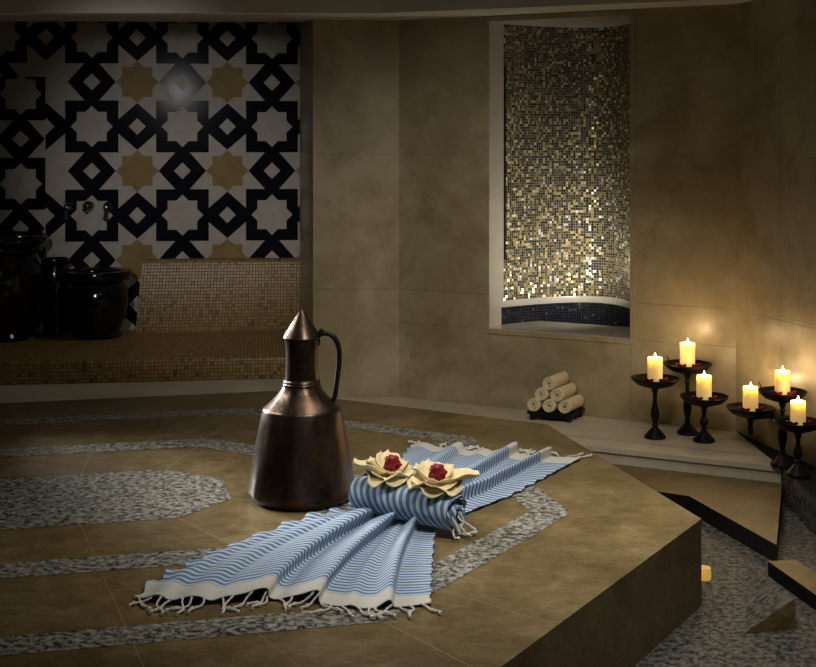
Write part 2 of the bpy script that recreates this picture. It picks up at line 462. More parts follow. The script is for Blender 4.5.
regions = [((XS, X1, Z0, Z1), 0, 0), ((X0, XS, ZSH, Z1), 0, 0), ((X0, XS, Z0, ZSH), .1275, .204)]
for rect, du, dz in regions:
    for i in range(-6, 4):
        for j in range(-5, 4):
            cu, cz = GU + i * PER + du, GZ + j * PER + dz
            if cu < rect[0] - PER or cu > rect[1] + PER or cz < rect[2] - PER or cz > rect[3] + PER: continue
            put(S_white, cu, cz, 1, .0012, rect)
            if not (du == 0 and i <= -1): put(S_gold, cu, cz, 2, .0024, rect)
            put(S_cream, cu + PER / 2, cz + PER / 2, 1, .0012, rect)
            put(S_dia, cu + PER / 2, cz, 1, .0012, rect)
            put(S_dia, cu, cz + PER / 2, 1, .0012, rect)
structure(mb, 'wall_back', [M['mblack'], M['mcream'], M['mgold']])
mb = MB(); mb.face([(-4.2, -1.5, 0), (-4.2, 8.3, 0), (-4.2, 8.3, 2.7), (-4.2, -1.5, 2.7)]); structure(mb, 'wall_left', M['wall'])

# ---- soffit and ceiling
S0, S1 = Vector((-4.2, 6.53)), Vector((-.128, 6.53)); S2 = Vector((1.9, 6.53 - .42 * 2.03)); 
mb = MB()
zf = 2.098
mb.face([(*S0, zf), (*S1, zf), (*S1, 2.7), (*S0, 2.7)], 0)
mb.face([(*S1, zf), (*S2, zf), (*S2, 2.7), (*S1, 2.7)], 0)
# underside: level over the right wall, rising into the alcove on the left
mb.face([(*S0, zf), (-4.2, 8.245, 2.215), (*Rt, 2.235), (*Lp, zf + .002), (*S1, zf)], 0)
mb.face([(*S1, zf), (*Lp, zf + .002), (*A, zf + .001), (*Cn, zf + .001), (*S2, zf)], 0)
structure(mb, 'ceiling_soffit', M['plaster'])
mb = MB(); mb.face([(-4.2, -1.5, 2.7), (-4.2, 9, 2.7), (4, 9, 2.7), (4, -1.5, 2.7)]); structure(mb, 'ceiling', M['plaster'])

# ------------------------------------------------------------------ niche with mosaic apse, sill and water basin
e3, n3 = Vector((*E2, 0)), Vector((*N2, 0))
def nw(s, d, z): return Vector((*A, 0)) + e3 * s - n3 * d + Vector((0, 0, z))
JD = .17
mb = MB()
mb.obox(nw(UL - .02, 0, ZN0), e3 * .02, -n3 * JD, (0, 0, ZN1 - ZN0)); mb.obox(nw(UR, 0, ZN0), e3 * .02, -n3 * JD, (0, 0, ZN1 - ZN0))
mb.face([nw(UL, 0, ZN1 - .001), nw(UR, 0, ZN1 - .001), nw(UR, 1.2, ZN1 - .001), nw(UL, 1.2, ZN1 - .001)])
structure(mb, 'trim_5', M['jamb'])
mb = MB(); fw, ft = .022, .008
mb.obox(nw(UL - fw, -ft, ZN0 - fw), e3 * fw, -n3 * ft, (0, 0, ZN1 - ZN0 + fw)); mb.obox(nw(UR, -ft, ZN0 - fw), e3 * fw, -n3 * ft, (0, 0, ZN1 - ZN0 + fw))
mb.obox(nw(UL, -ft, ZN0 - fw), e3 * (UR - UL), -n3 * ft, (0, 0, fw)); mb.obox(nw(UL - fw, -ft, ZN1), e3 * (UR - UL + 2 * fw), -n3 * ft, (0, 0, fw))
structure(mb, 'trim_6', M['wall'])
sc, sr, dd = (UL + UR) / 2, (UR - UL) / 2, .42
def apse(th, z, k=1.0):
    q = 2 * th / PI - 1
    return nw(sc + sr * q, JD + dd * (1 - q * q) - (1 - k) * .4, z)
ZR = .650
arc = [0]
NA = 64
for i in range(NA): arc.append(arc[-1] + (apse(PI * (i + 1) / NA, 0) - apse(PI * i / NA, 0)).length)
mb = MB()
mb.grid(lambda u, v: apse(PI * u, ZR - .002 + (ZN1 - ZR) * v), NA, 1, 0, uvfn=lambda u, v: (arc[round(u * NA)], (ZN1 - ZR) * v))
structure(mb, 'wall_niche', M['niche'])
ba = empty('water_basin', nw(sc, .5, ZN0), 'dark tiled water basin with white curved rim at the foot of the niche', 'basin')
ib = Matrix.Translation(-ba.location)
def bpart(mb, name, mat):
    mb.v = [tuple(Vector(v) - ba.location) for v in mb.v]; return mb.build(name, mat, ba)
mb = MB(); mb.grid(lambda u, v: apse(PI * u, .42 + (ZR - .03 - .42) * v, .93), NA, 1, 0, uvfn=lambda u, v: (arc[round(u * NA)], .2 * v)); bpart(mb, 'basin_wall', M['basin_tile'])
mb = MB()
prof = [(1.0, ZR), (.93, ZR), (.925, ZR - .006), (.925, ZR - .032), (.935, ZR - .034)]
mb.grid(lambda u, v: apse(PI * u, prof[round(v * 4)][1], prof[round(v * 4)][0]), NA, 4); bpart(mb, 'rim', M['jamb'])
DS = .37
mb = MB(); mb.grid(lambda u, v: nw(UL + (UR - UL) * u, DS - .004 + (JD + dd - .03 - DS) * v, .512), 20, 20); bpart(mb, 'water', M['water'])
mb = MB(); mb.obox(nw(UL, .001, ZN0 - .03), e3 * (UR - UL), -n3 * DS, (0, 0, .034)); structure(mb, 'trim_7', M['sill'])
mb = MB(); mb.obox(nw(UL + .001, JD + .002, .86), e3 * .006, -n3 * .02, (0, 0, 1.0)); o = mb.build('gap_shade_strip', M['iron'])  # black strip put in for the shade in the gap beside the jamb
tag(o, 'thin black vertical strip standing in for the dark gap at the left edge of the gold mosaic', 'strip')

# ------------------------------------------------------------------ mosaic bench
bl = lambda X: Vector((X, 7.264 + .131 * (X + 2.228)))
bx1 = -.575
bench = MB()
fr = [bl(-4.15), bl(bx1)]
bk = [MW(-4.15) - Vector((0, .004)), MW(-.70) - Vector((.006, .006))]
L = (fr[1] - fr[0]).length
prof = [(0, 0, ZL + .001), (0, 0, ZB - .02), (0, .006, ZB - .006), (0, .02, ZB), (0, 1, ZB)]
pts = []
acc = 0
prev = None
def bpt(u, k):
    f_, w_, z = prof[k]
    p = fr[0].lerp(fr[1], u); q = bk[0].lerp(bk[1], u)
    if k < 4:
        d = (q - p).normalized(); pp = p + d * w_
    else: pp = q
    return Vector((pp.x, pp.y, z))
vs = [0]
for k in range(1, 5): vs.append(vs[-1] + (bpt(.5, k) - bpt(.5, k - 1)).length)
bench.grid(lambda u, v: bpt(u, round(v * 4)), 8, 4, 0, uvfn=lambda u, v: (u * L, vs[round(v * 4)]))
be = empty('mosaic_bench', (0, 0, 0), 'low built in bench covered in ochre mosaic tiles below the star patterned wall', 'bench')
bench.build('seat', M['bench'], be, sharp=60)
mb = MB()
xl, xr, zt = -1.715, -.673, .715
th = .13
front = lambda X: MW(X) + Vector((0, -th))
pr = [(0, 0), (0, zt - ZB - .02), (.006, zt - ZB - .006), (.02, zt - ZB), (th - .004, zt - ZB)]
def bkp(u, k):
    d, z = pr[k]
    x0 = xl + (.05 * max(0, z - .36) / .09 if z > .36 else 0)
    X = x0 + (xr - (.022 if k == 4 else 0) - x0) * u; p = front(X)
    return Vector((p.x, p.y + d, ZB + .001 + z))
vv = [0]
for k in range(1, 5): vv.append(vv[-1] + math.hypot(pr[k][0] - pr[k - 1][0], pr[k][1] - pr[k - 1][1]))
mb.grid(lambda u, v: bkp(u, round(v * 4)), 6, 4, 0, uvfn=lambda u, v: (u * (xr - xl), vv[round(v * 4)] + .01))
mb.face([bkp(0, 4), bkp(0, 3), bkp(0, 2), bkp(0, 1), bkp(0, 0), front(xl).to_3d() + Vector((0, th - .004, ZB))], 0, [(0, .4), (.1, .4), (.1, .39), (.11, .38), (.12, 0), (0, 0)])
mb.build('backrest', M['bench'], be, sharp=60)

# ------------------------------------------------------------------ pots and taps by the patterned wall
def pot(name, px, py, k, label, prof, group='black glazed water pots on the bench'):
    p = at(px, py, ZB)
    e = empty(name, (p.x, p.y, ZB + .001), label, 'pot', group)
    s = p.y / F
    mb = MB(); mb.lathe([(r * s, z * s) for r, z in prof['body']], 48); mb.build('body', M['black_glaze'], e, sharp=50)
    mb = MB(); mb.lathe([(r * s, z * s) for r, z in prof['rim']], 48); mb.build('rim', M['black_glaze'], e, sharp=50)
    return e
small = dict(body=[(0, 0), (23, 0), (24, 3), (22, 6), (25, 12), (29, 24), (31, 38), (29.5, 49), (26, 55), (25, 58), (22, 58), (26, 48), (26, 30), (18, 12), (0, 8)],
             rim=[(22, 57.5), (32, 57.5), (34, 59), (34.5, 63), (33.5, 66.5), (31, 67), (26, 66), (23, 63), (22, 57.5)])
pot('water_pot', 97, 337, 1, 'small black glazed pot with wide flat rim at the left end of the backrest', small)
big = dict(body=[(0, 0), (28, 0), (29, 4), (26, 8), (31, 18), (38, 40), (41, 60), (39, 76), (34, 84), (33, 88), (29, 88), (35, 74), (34, 40), (20, 14), (0, 10)],
           rim=[(30, 87), (37, 87), (39, 89), (39, 92), (36, 95), (42, 95.5), (44, 98), (44, 102), (42, 105), (38, 105), (34, 102), (30, 87)])
pot('water_pot', 2, 339, 1, 'tall black glazed pot with double rim at the left edge of the photo', big)
mid = dict(body=[(0, 0), (11, 0), (12, 3), (10.5, 6), (13, 14), (15, 36), (15, 54), (13.5, 64), (12, 70), (10, 70), (12, 50), (8, 10), (0, 8)],
           rim=[(10, 69.5), (14, 69.5), (15, 72), (14.5, 75), (12.5, 76), (10, 69.5)])
pot('water_pot', 55, 334, 1, 'narrow black pot half hidden between the tall and the small pots', mid)

def tap(px, py, label, lever):
    X = (px - 408) / F * 8.45; w = MW(X); z = 1.475 - (py - 140) * 8.46 / F
    e = empty('wall_tap' if lever else 'water_spout', (w.x, w.y - .003, z), label, 'tap' if lever else 'spout', 'dark chrome taps on the patterned wall' if lever else None)
    def lat(prof, name, mat):
        mb = MB(); mb.lathe(prof, 24); mb.v = [(x, -zz, y) for x, y, zz in mb.v]; mb.build(name, mat, e)
    s = 8.46 / F
    if lever:
        lat([(0, .001), (5.2 * s, .001), (5.2 * s, .008), (3.6 * s, .018), (2.6 * s, .03), (2.6 * s, .075), (2 * s, .085), (0, .087)], 'rosette', M['steel'])
        mb = MB(); mb.tube([(0, -.07, .005), (0, -.074, -.03), (0, -.08, -.068)], lambda t: .010 + .004 * math.sin(t * 6)); mb.ball((0, -.08, -.07), .016); mb.build('lever', M['steel'], e)
    else:
        lat([(0, .001), (5.4 * s, .001), (5.4 * s, .03), (4.8 * s, .06), (3.6 * s, .085), (2 * s, .098), (0, .1)], 'rosette', M['steel'])
        mb = MB(); mb.tube([(0, -.09, 0), (0, -.12, -.004), (0, -.14, -.02)], .012); mb.build('nozzle', M['steel'], e)
tap(69, 207, 'left dark lever tap on the star patterned wall', True)
tap(89, 206, 'round dark water spout between the two lever taps', False)
tap(107.5, 207, 'right dark lever tap on the star patterned wall', True)

# ------------------------------------------------------------------ copper ewer
p = at(301.8, 498.5, ZS); s = p.y / F
ew = empty('copper_ewer', (p.x, p.y, ZS + .002), 'tall aged copper ewer with conical lid standing on the marble platform', 'ewer')
wob = lambda a, z: .005 * math.sin(3 * a + 9 * z) + .004 * math.sin(7 * a - 14 * z) + .006 * math.cos(10 * a)
body = [(0, 0), (45, 0), (49, 1), (53.2, 6), (53.7, 8), (53.2, 12), (51.4, 24), (48.6, 41), (45, 60), (41.6, 77), (39.2, 88.6), (38.7, 90), (37, 91.6), (30, 98), (24.2, 104), (20.8, 108.5), (19, 112.5)]
mb = MB(); mb.lathe([(r * s, z * s) for r, z in body], 72, wob=wob); mb.build('body', M['copper'], ew, sharp=28)
mb = MB(); mb.lathe([(r * s, z * s) for r, z in [(19.2, 112.5), (19.4, 114), (18.8, 115), (18.2, 115.6), (18.6, 117), (18, 118.2), (17.2, 119)]], 48); mb.build('neck_ring', M['copper'], ew)
mb = MB(); mb.lathe([(r * s, z * s) for r, z in [(17.3, 118.5), (16.4, 126), (15.9, 136), (16, 148), (16.6, 156), (17, 159), (16, 159.5)]], 48); mb.build('neck', M['copper'], ew)
mb = MB(); mb.lathe([(r * s, z * s) for r, z in [(16.2, 159.4), (18.4, 159.8), (18.8, 161), (17, 164.5), (11.5, 173.5), (6, 182), (1.2, 187.8), (0, 188.6)]], 48); lid = mb.build('lid', M['copper'], ew, sharp=30)
q = lambda x, z, y=0: ((x - 301.5) * s, y, (498 - z) * s)
hp = [q(318, 335.5), q(322, 334), q(327, 333.6), q(332, 336), q(336, 341), q(338.5, 349), q(338.8, 360), q(337.5, 374), q(335.8, 388), q(334.5, 397), q(332.5, 402.5)]
from mathutils import geometry
def smoothpath(pts, n=4):
    pts = [Vector(p) for p in pts]; out = []
    for i in range(len(pts) - 1):
        p0, p1, p2, p3 = pts[max(i - 1, 0)], pts[i], pts[i + 1], pts[min(i + 2, len(pts) - 1)]
        for k in range(n):
            t = k / n
            out.append(.5 * ((2 * p1) + (p2 - p0) * t + (2 * p0 - 5 * p1 + 4 * p2 - p3) * t * t + (3 * p1 - p0 - 3 * p2 + p3) * t ** 3))
    return out + [pts[-1]]
mb = MB(); mb.tube(smoothpath(hp), lambda t: (2.1 + .7 * math.sin(t * PI)) * s, 12); o = mb.build('handle', M['iron'], ew); o['label'] = 'dark iron handle'
mb = MB(); mb.tube([q(320.5, 332, -.02), q(320.5, 332, .02)], 2.6 * s, 12); mb.ball(q(321, 330.5), 2.4 * s); mb.tube([q(317, 336), q(319, 341), q(318, 345), q(315.5, 346)], 1.4 * s, 8); mb.build('hinge', M['iron'], lid)

# ------------------------------------------------------------------ striped cloths
def lerp_path(path, t):
    for (t0, a), (t1, b) in zip(path, path[1:]):
        if t <= t1: return a.lerp(b, (t - t0) / (t1 - t0))
    return path[-1][1]
def cloth(name, mat, Lp_, Rp_, length, width, folds, ruffle, hem, ns, nt, label, base=.006, tassels=(), seed=1):
    rnd = random.Random(seed)
    Lpath = [(t, at(x, y, ZS).xy) for t, x, y in Lp_]; Rpath = [(t, at(x, y, ZS).xy) for t, x, y in Rp_]
    def pos(s_, t):
        a, b = lerp_path(Lpath, t), lerp_path(Rpath, t)
        p = a.lerp(b, s_)
        d = (lerp_path(Lpath, min(t + .02, 1)).lerp(lerp_path(Rpath, min(t + .02, 1)), s_) - lerp_path(Lpath, max(t - .02, 0)).lerp(lerp_path(Rpath, max(t - .02, 0)), s_))
        d = d.normalized() if d.length else Vector((0, 1))
        side = (b - a).normalized()
        z = 0
        for (s0, s1, w0, w1, h0, h1, lean) in folds:
            c = s0 + (s1 - s0) * t; w = w0 + (w1 - w0) * t; h = h0 + (h1 - h0) * t
            k = h * min(1, .25 + max(0, t - .05) / .16 * .75) * math.exp(-abs((s_ - c) / w) ** 2.3)
            z += k; p = p + side * (k * lean)
        z += .0018 * noise.noise(Vector((s_ * 9, t * 7, seed)))
        for (es, amp, freq, dec) in ruffle:
            e = math.exp(-abs(s_ - es) / dec)
            z += amp * e * (.5 + .5 * math.sin(t * freq + 1.3 * math.sin(t * 9)))
            p = p + side * ((1 if es < .5 else -1) * -amp * .6 * e * math.sin(t * freq + 1.1))
        p = p + d * hem(s_) * max(0, (t - .55) / .45)
        return Vector((p.x, p.y, ZS + base + max(z, 0)))
    ob = empty(name, pos(.5, .5), label, 'cloth')
    mb = MB(); mb.grid(lambda u, v: pos(u, v) - ob.location, ns, nt, 0, uvfn=lambda u, v: (u * width, v * length))
    c = mb.build('woven_cloth', mat, ob, sharp=180)
    m = c.modifiers.new('thickness', 'SOLIDIFY'); m.thickness = .0025; m.offset = 0
    for i, s_ in enumerate(tassels):
        a = pos(s_, .995); dirv = (pos(s_, 1) - pos(s_, .9)); dirv.z = 0; dirv.normalize(); sd = Vector((-dirv.y, dirv.x, 0))
        ln = rnd.uniform(.05, .085); k = rnd.uniform(-.9, .9)
        pts = []
        for q_ in range(9):
            r_ = q_ / 8
            off = sd * (k * ln * r_ ** 1.5 + .006 * math.sin(r_ * 6 + i)) + dirv * (ln * r_ * (1 - .3 * abs(k) * r_))
            z = max(ZS + .0070, a.z * (1 - min(1, r_ * 2.2)) + (ZS + .0070) * min(1, r_ * 2.2))
            v = a + off; v.z = z; pts.append(v - ob.location)
        mb = MB(); mb.tube(smoothpath(pts, 2), lambda t: .0028 + (.0032 * math.exp(-((t - .78) / .07) ** 2)) + .0009 * math.sin(t * 60), 7)
        e = pts[-1]; mb.tube([e, e + dirv * .006, e + dirv * .014 + sd * .002], lambda t: .003 + .002 * t, 7)
        mb.build('tassel', M['fringe'], ob)
    return ob
rt = random.Random(3)
cloth('striped_cloth', M['cloth_front'],
      [(0, 352, 508), (.08, 340, 514), (.25, 300, 525), (.45, 252, 542), (.65, 205, 560), (.85, 162, 580), (1, 134, 600)],
      [(0, 437, 518), (.1, 436, 527), (.3, 434, 543), (.6, 432.5, 568), (1, 430, 611)], LF, .8,
      [(.12, .20, .08, .055, .018, .022, .7), (.30, .385, .075, .048, .056, .034, 1.2), (.53, .575, .055, .036, .058, .030, 1.1), (.765, .85, .04, .021, .052, .022, .6), (.46, .52, .035, .025, .016, .008, .3), (.24, .31, .045, .03, .020, .012, .3), (.01, .09, .05, .04, .012, .018, .5), (.69, .74, .03, .02, .012, .006, 0)],
      [(0, .013, 62, .05), (1, .005, 58, .03)],
      lambda s_: .03 * math.sin(s_ * 9.5 + .5) - .015 + .05 * math.sin(min(1, s_ / .6) * PI) * .6, 150, 190,
      'blue and white striped cloth spread in folds in front of the rolled towel', tassels=[(i + .5 + rt.uniform(-.3, .3)) / 26 for i in range(26)], seed=2)
cloth('striped_cloth', M['cloth_back'],
      [(0, 383, 492), (.3, 392, 478), (.6, 399, 464), (1, 411, 447.5)],
      [(0, 448, 521), (.1, 463, 516.5), (.4, 512, 497), (.7, 547, 478), (1, 581, 460)], LB, .7,
      [(.20, .27, .075, .045, .04, .030, .6), (.52, .57, .065, .042, .060, .042, .8), (.73, .79, .042, .028, .054, .038, .7), (.04, .08, .05, .05, .01, .014, 0), (.40, .45, .03, .03, .012, .01, 0)],
      [(1, .006, 66, .04), (0, .006, 50, .05)],
      lambda s_: .012 * math.sin(s_ * 14), 130, 170,
      'blue and white striped cloth spread out behind the rolled towel', tassels=[(i + .5 + rt.uniform(-.3, .3)) / 22 for i in range(22)], seed=5)

# ------------------------------------------------------------------ rolled towel with napkin flowers
RRd = .062
zax = ZS + RRd + .016
def atz(px, py, z): return at(px, py, z)
ra = atz(359, 491.5, zax); rb = atz(456, 511.5, zax)
ax = (rb - ra); RL = ax.length; ax.normalize(); ay = Vector((0, 0, 1)); an = ay.cross(ax).normalized()      # an: away from the camera
ro = empty('rolled_towel', ra - Vector((0, 0, RRd + .005)), 'rolled blue and white striped towel lying between the two spread cloths', 'towel')
mb = MB()
turns = 5.2
def spiral(u):
    th = u * turns * 2 * PI
    r = .008 + (RRd - .008) * u
    r *= 1 + .03 * math.sin(3 * th) * (1 if u < .95 else .3)
    return th, r
def roll(u, v):
    th, r = spiral(u)
    inner = 1 - u
    e0 = -.004 * inner * 6 * 0 ; e1 = .018 * math.sin(th * 1.7) * min(1, inner * 5) + .012 * math.sin(th * .9 + 1)
    x = (RL + e1) * v
    sag = 1 - .05 * (1 if math.sin(th) < -.5 else 0)
    w = r * (1 + .012 * math.sin(v * 23 + th))
    if v < .06: w *= .90 + .10 * math.sin(v / .06 * PI / 2)
    return ra + ax * x + an * (w * 1.03 * math.cos(th)) + ay * (w * .98 * math.sin(th)) - ro.location
mb.grid(roll, 230, 40, 0, uvfn=lambda u, v: (RL * v + .024 * math.sin(u * turns * 2 * PI) + .2, u))
mb.face([roll(1 - i / (230 / turns), 0) for i in range(0, int(230 / turns))], 0, [(0, 0)] * int(230 / turns))
o = mb.build('rolled_cloth', M['roll'], ro, sharp=180)
m = o.modifiers.new('thickness', 'SOLIDIFY'); m.thickness = .003; m.offset = 0
for i in range(12):
    a = rb + ax * rt.uniform(-.01, .012) + an * rt.uniform(-.05, .03) + ay * rt.uniform(-.045, .01) - ro.location
    ln = rt.uniform(.03, .06); k = rt.uniform(-.6, .6)
    zmin = .003
    pts = []
    for q_ in range(7):
        r_ = q_ / 6
        v = a + ax * (ln * (.35 + .3 * (i % 3)) * r_) + an * (k * ln * r_ - .01 * math.sin(r_ * 5)) - ay * (ln * r_ * 1.1)
        v.z = max(v.z, zmin); pts.append(v)
    mb = MB(); mb.tube(smoothpath(pts, 2), lambda t: .0024 + .0022 * math.exp(-((t - .8) / .08) ** 2), 7); mb.build('tassel', M['fringe'], ro)

def petal(mb, az, base, length, width, rise, curl, mat=0, tipk=1.0, rnd=.8, cupk=.45, crease=0.0):
    ca, sa = math.cos(az), math.sin(az)
    def fn(u, v):
        w = width * (math.sin(min(1, v * 1.02 + .08) * PI * .93) ** rnd) * (1 - .35 * v * tipk)
        x = (u - .5) * w
        r = length * v
        cup = (abs(u - .5) * 2) ** 2 * w * cupk + crease * math.sin(u * 17 + az * 3) * v * (1 - v) * 2 + crease * math.sin(v * 11 + u * 5 + az)
        z = rise * (v ** 1.3) + cup + curl * v ** 3
        r -= cup * .2
        return (base[0] + ca * r - sa * x, base[1] + sa * r + ca * x, base[2] + z)
    mb.grid(fn, 12, 16, mat)
def flower(tpar, specs, label, nlabel, red):
    top = ra + ax * (RL * tpar) + Vector((0, 0, RRd + .0025))
    e = empty('napkin_flower', top, label, 'napkin', 'cream napkins folded into flowers on the rolled towel')
    for az, ln, wd, rs, cl, rn, cu, tk in specs:
        mb = MB(); petal(mb, math.radians(az), (0, 0, .003), ln, wd, rs * .72, cl, 0, tk, rn, cu, .003)
        o = mb.build('petal', M['napkin'], e, sharp=180); m = o.modifiers.new('thickness', 'SOLIDIFY'); m.thickness = .0025; m.offset = 0
    mb = MB(); mb.grid(lambda u, v: (.05 * v * math.cos(u * 2 * PI), .05 * v * math.sin(u * 2 * PI), .003 + .012 * v * v), 24, 5, 0, closeu=True)
    mb.build('napkin_base', M['napkin'], e)
    rx, ry, rz, rs = red
    r = empty('red_rose', top + Vector((rx, ry, rz)), nlabel, 'flower', 'red rose blooms in the napkin flowers')
    rr = random.Random(int(tpar * 100))
    for k in range(9):
        a = k * 2.4; d = .35 + .65 * (k / 9)
        mb = MB(); petal(mb, a, (0.003 * math.cos(a), .003 * math.sin(a), 0), rs * .66 * d, rs * 1.0, rs * (1.55 - .75 * d), -.25 * rs * d + rr.uniform(-.006, .006), tipk=.1, rnd=.45, cupk=.08, crease=.002)
        o = mb.build('petal', M['red'], r, sharp=180); m = o.modifiers.new('thickness', 'SOLIDIFY'); m.thickness = .0018; m.offset = 0
    mb = MB(); mb.ball((0, 0, rs * .7), rs * .42, 0, 1, 1, 1.35); mb.build('bud', M['red'], r)
# each: azimuth, length, width, rise, curl, roundness, cup, tip
flower(.34, [(178, .118, .115, .050, .008, .7, .25, .8), (105, .085, .085, .085, -.006, .6, .40, .6), (150, .085, .09, .055, .0, .7, .4, .6), (228, .082, .135, .020, -.030, .55, .20, .2), (285, .070, .140, .018, -.026, .5, .18, .1), (335, .075, .12, .022, -.012, .55, .25, .3), (45, .07, .09, .045, 0, .6, .35, .5)],
       'cream napkin folded like a flower on the rolled towel, nearer the copper ewer', 'red rose bloom in the napkin nearer the copper ewer', (.004, .0, .013, .046))
flower(.80, [(4, .135, .135, .050, -.004, .7, .22, .8), (110, .090, .085, .080, -.006, .65, .4, .9), (150, .080, .085, .060, .0, .6, .4, .5), (205, .090, .11, .030, -.02, .55, .25, .2), (262, .074, .145, .018, -.030, .5, .16, .1), (312, .088, .145, .020, -.028, .5, .16, .2), (55, .085, .085, .060, 0, .65, .35, .6)],
       'cream napkin folded like a flower on the fringed right end of the rolled towel', 'red rose bloom in the napkin at the right end of the rolled towel', (.004, -.008, .013, .046))

# ------------------------------------------------------------------ tray of rolled hand towels
fl, frr = at(528.7, 420, ZL).xy, at(570.6, 423, ZL).xy
tx = (frr - fl); tw = tx.length; tx.normalize(); ty = Vector((-tx.y, tx.x)); td = .165
# the tray is turned: its right side runs back beside the wall
ty = (at(582, 417.3, ZL).xy - frr).normalized()
to = fl
tray = empty('towel_tray', (*(fl + tx * tw / 2 + ty * td / 2), ZL + .001), 'black footed tray holding rolled cream towels on the marble ledge', 'tray')
tz = Vector((0, 0, 1))
def T(a, b, c): return (to + tx * a + ty * b).to_3d() + Vector((0, 0, ZL + .001 + c)) - tray.location
tX, tY = tx.to_3d(), ty.to_3d()
mb = MB(); mb.obox(T(.004, .004, .012), tX * (tw - .008), tY * (td - .008), tz * .0178); tb = mb.build('tray_base', M['tray'], tray)
mb = MB(); mb.obox(T(-.006, -.006, .0300), tX * (tw + .012), tY * (td + .012), tz * .012); o = mb.build('rim', M['tray'], tray); bevel(o, .003)
for a in (.004, tw - .024):
    for b in (.004, td - .024):
        mb = MB(); mb.obox(T(a, b, 0), tX * .02, tY * .02, tz * .0115); mb.build('foot', M['tray'], tb)
def hand_towel():
    e = empty('rolled_hand_towel', (0, 0, 0), 'x', 'towel', 'rolled cream hand towels on the black tray')
    R, Ln, tn = .0312, .185, 3.1
    mb = MB()
    def fn(u, v):
        th = u * tn * 2 * PI + .6; r = .0035 + (R - .0035) * u
        y = Ln * v + .006 * (1 - u) * (1 - 2 * v)
        rr = r
        if u > .66:
            ed = min(v, 1 - v) / .06
            if ed < 1: rr = r * (.93 + .07 * math.sin(ed * PI / 2))
        return (rr * math.cos(th), y, rr * math.sin(th))
    mb.grid(fn, 110, 14)
    o = mb.build('towel_roll', M['terry'], e, sharp=180); m = o.modifiers.new('thickness', 'SOLIDIFY'); m.thickness = .0065; m.offset = -.6
    return e
ht = hand_towel()
spots = [(0, 0, 'left towel of the bottom row on the black tray'), (1, 0, 'middle towel of the bottom row on the black tray'), (2, 0, 'right towel of the bottom row on the black tray'),
         (.5, 1, 'left towel of the middle row on the black tray'), (1.5, 1, 'right towel of the middle row on the black tray'), (1, 2, 'single topmost towel of the stack on the black tray')]
rz = math.atan2(ty.y, ty.x) - PI / 2
pitch = .0750; off = (tw - 3 * pitch) / 2 - .004
for i, (a, r, lab) in enumerate(spots):
    o = ht if i == 0 else copy_tree(ht)
    p = to + tx * (off + pitch * (a + .5)) - ty * .008
    o.location = (p.x, p.y, ZL + .0432 + .0325 + r * .0532)
    o.rotation_euler = (0, 0, rz)
    o['label'] = 'rolled cream hand towel, ' + lab

# ------------------------------------------------------------------ candle stands and candles
def stand_profile(h, pr):
    """(radius, height) of base + stem; h: height of the dish's underside"""
    b = [(0, 0), (.047, 0), (.049, .005), (.047, .011), (.043, .014), (.036, .022), (.026, .034), (.016, .044), (.0115, .05), (.0125, .056), (.0155, .058), (.0125, .062)]
    z0, z1 = .062, h - .03
    L = z1 - z0
    st = [(.010, .03), (.012, .10), (.0165, .20), (.0195, .32), (.0185, .42), (.0145, .55), (.0105, .70), (.009, .82), (.009, .92), (.012, .95), (.0125, .98), (.009, 1)]
    return b + [(r, z0 + L * k) for r, k in st] + [(.010, h - .024), (.014, h - .018), (.013, h - .012), (.018, h - .006), (.022, h + .001)]
def dish(pr, h):
    return [(.020, h), (pr * .45, h + .004), (pr * .75, h + .015), (pr * .94, h + .034), (pr, h + .043), (pr * .985, h + .0455), (pr * .93, h + .037), (pr * .72, h + .027), (pr * .42, h + .0215), (0, h + .0205)]
def candle(loc, r, hh, label):
    e = empty('pillar_candle', loc, label, 'candle', 'lit cream pillar candles')
    mb = MB()
    mb.lathe([(0, .0), (r * .97, 0), (r, .003), (r, hh * .5), (r * .995, hh - .006), (r * .96, hh - .001), (r * .90, hh), (r * .84, hh - .003), (r * .75, hh - .012), (r * .4, hh - .016), (0, hh - .016)], 32,
             wob=lambda a, z: .01 * math.sin(2 * a + 60 * z))
    wx = mb.build('wax', M['wax'], e, sharp=60)
    mb = MB(); mb.tube([(0, 0, hh - .0155), (.0005, 0, hh - .008), (.001, 0, hh - .003)], .0012, 6); mb.build('wick', M['iron'], wx)
    mb = MB(); mb.lathe([(0, 0), (.0030, .002), (.0048, .007), (.0042, .013), (.0022, .020), (0, .026)], 16, c=(.001, 0, hh - .006)); mb.build('flame', M['flame'], e)
    l = bpy.data.lights.new('candle_light', 'POINT'); l.energy = CANDLE; l.color = (1, .70, .38); l.shadow_soft_size = .012
    lo = bpy.data.objects.new('candle_light', l); C.objects.link(lo); lo.location = Vector(loc) + Vector((0, 0, hh + .028))
CANDLE = .7
def petals(loc, r, n, a0, lab):
    for k in range(n):
        a = (-2.75, -2.2, -1.0, -.45)[k]
        mb = MB(); petal(mb, a, (-.012 * math.cos(a), -.012 * math.sin(a), 0), .022, .030, .012, .004, tipk=.2, rnd=.5)
        o = mb.build('rose_petal', M['red'], sharp=180)
        m = o.modifiers.new('thickness', 'SOLIDIFY'); m.thickness = .0012; m.offset = 1
        o.location = (loc[0] + (r + .013) * math.cos(a), loc[1] + (r + .013) * math.sin(a), loc[2] + .006)
        tag(o, 'small red rose petal ' + lab, 'petal', 'red rose petals ' + lab)
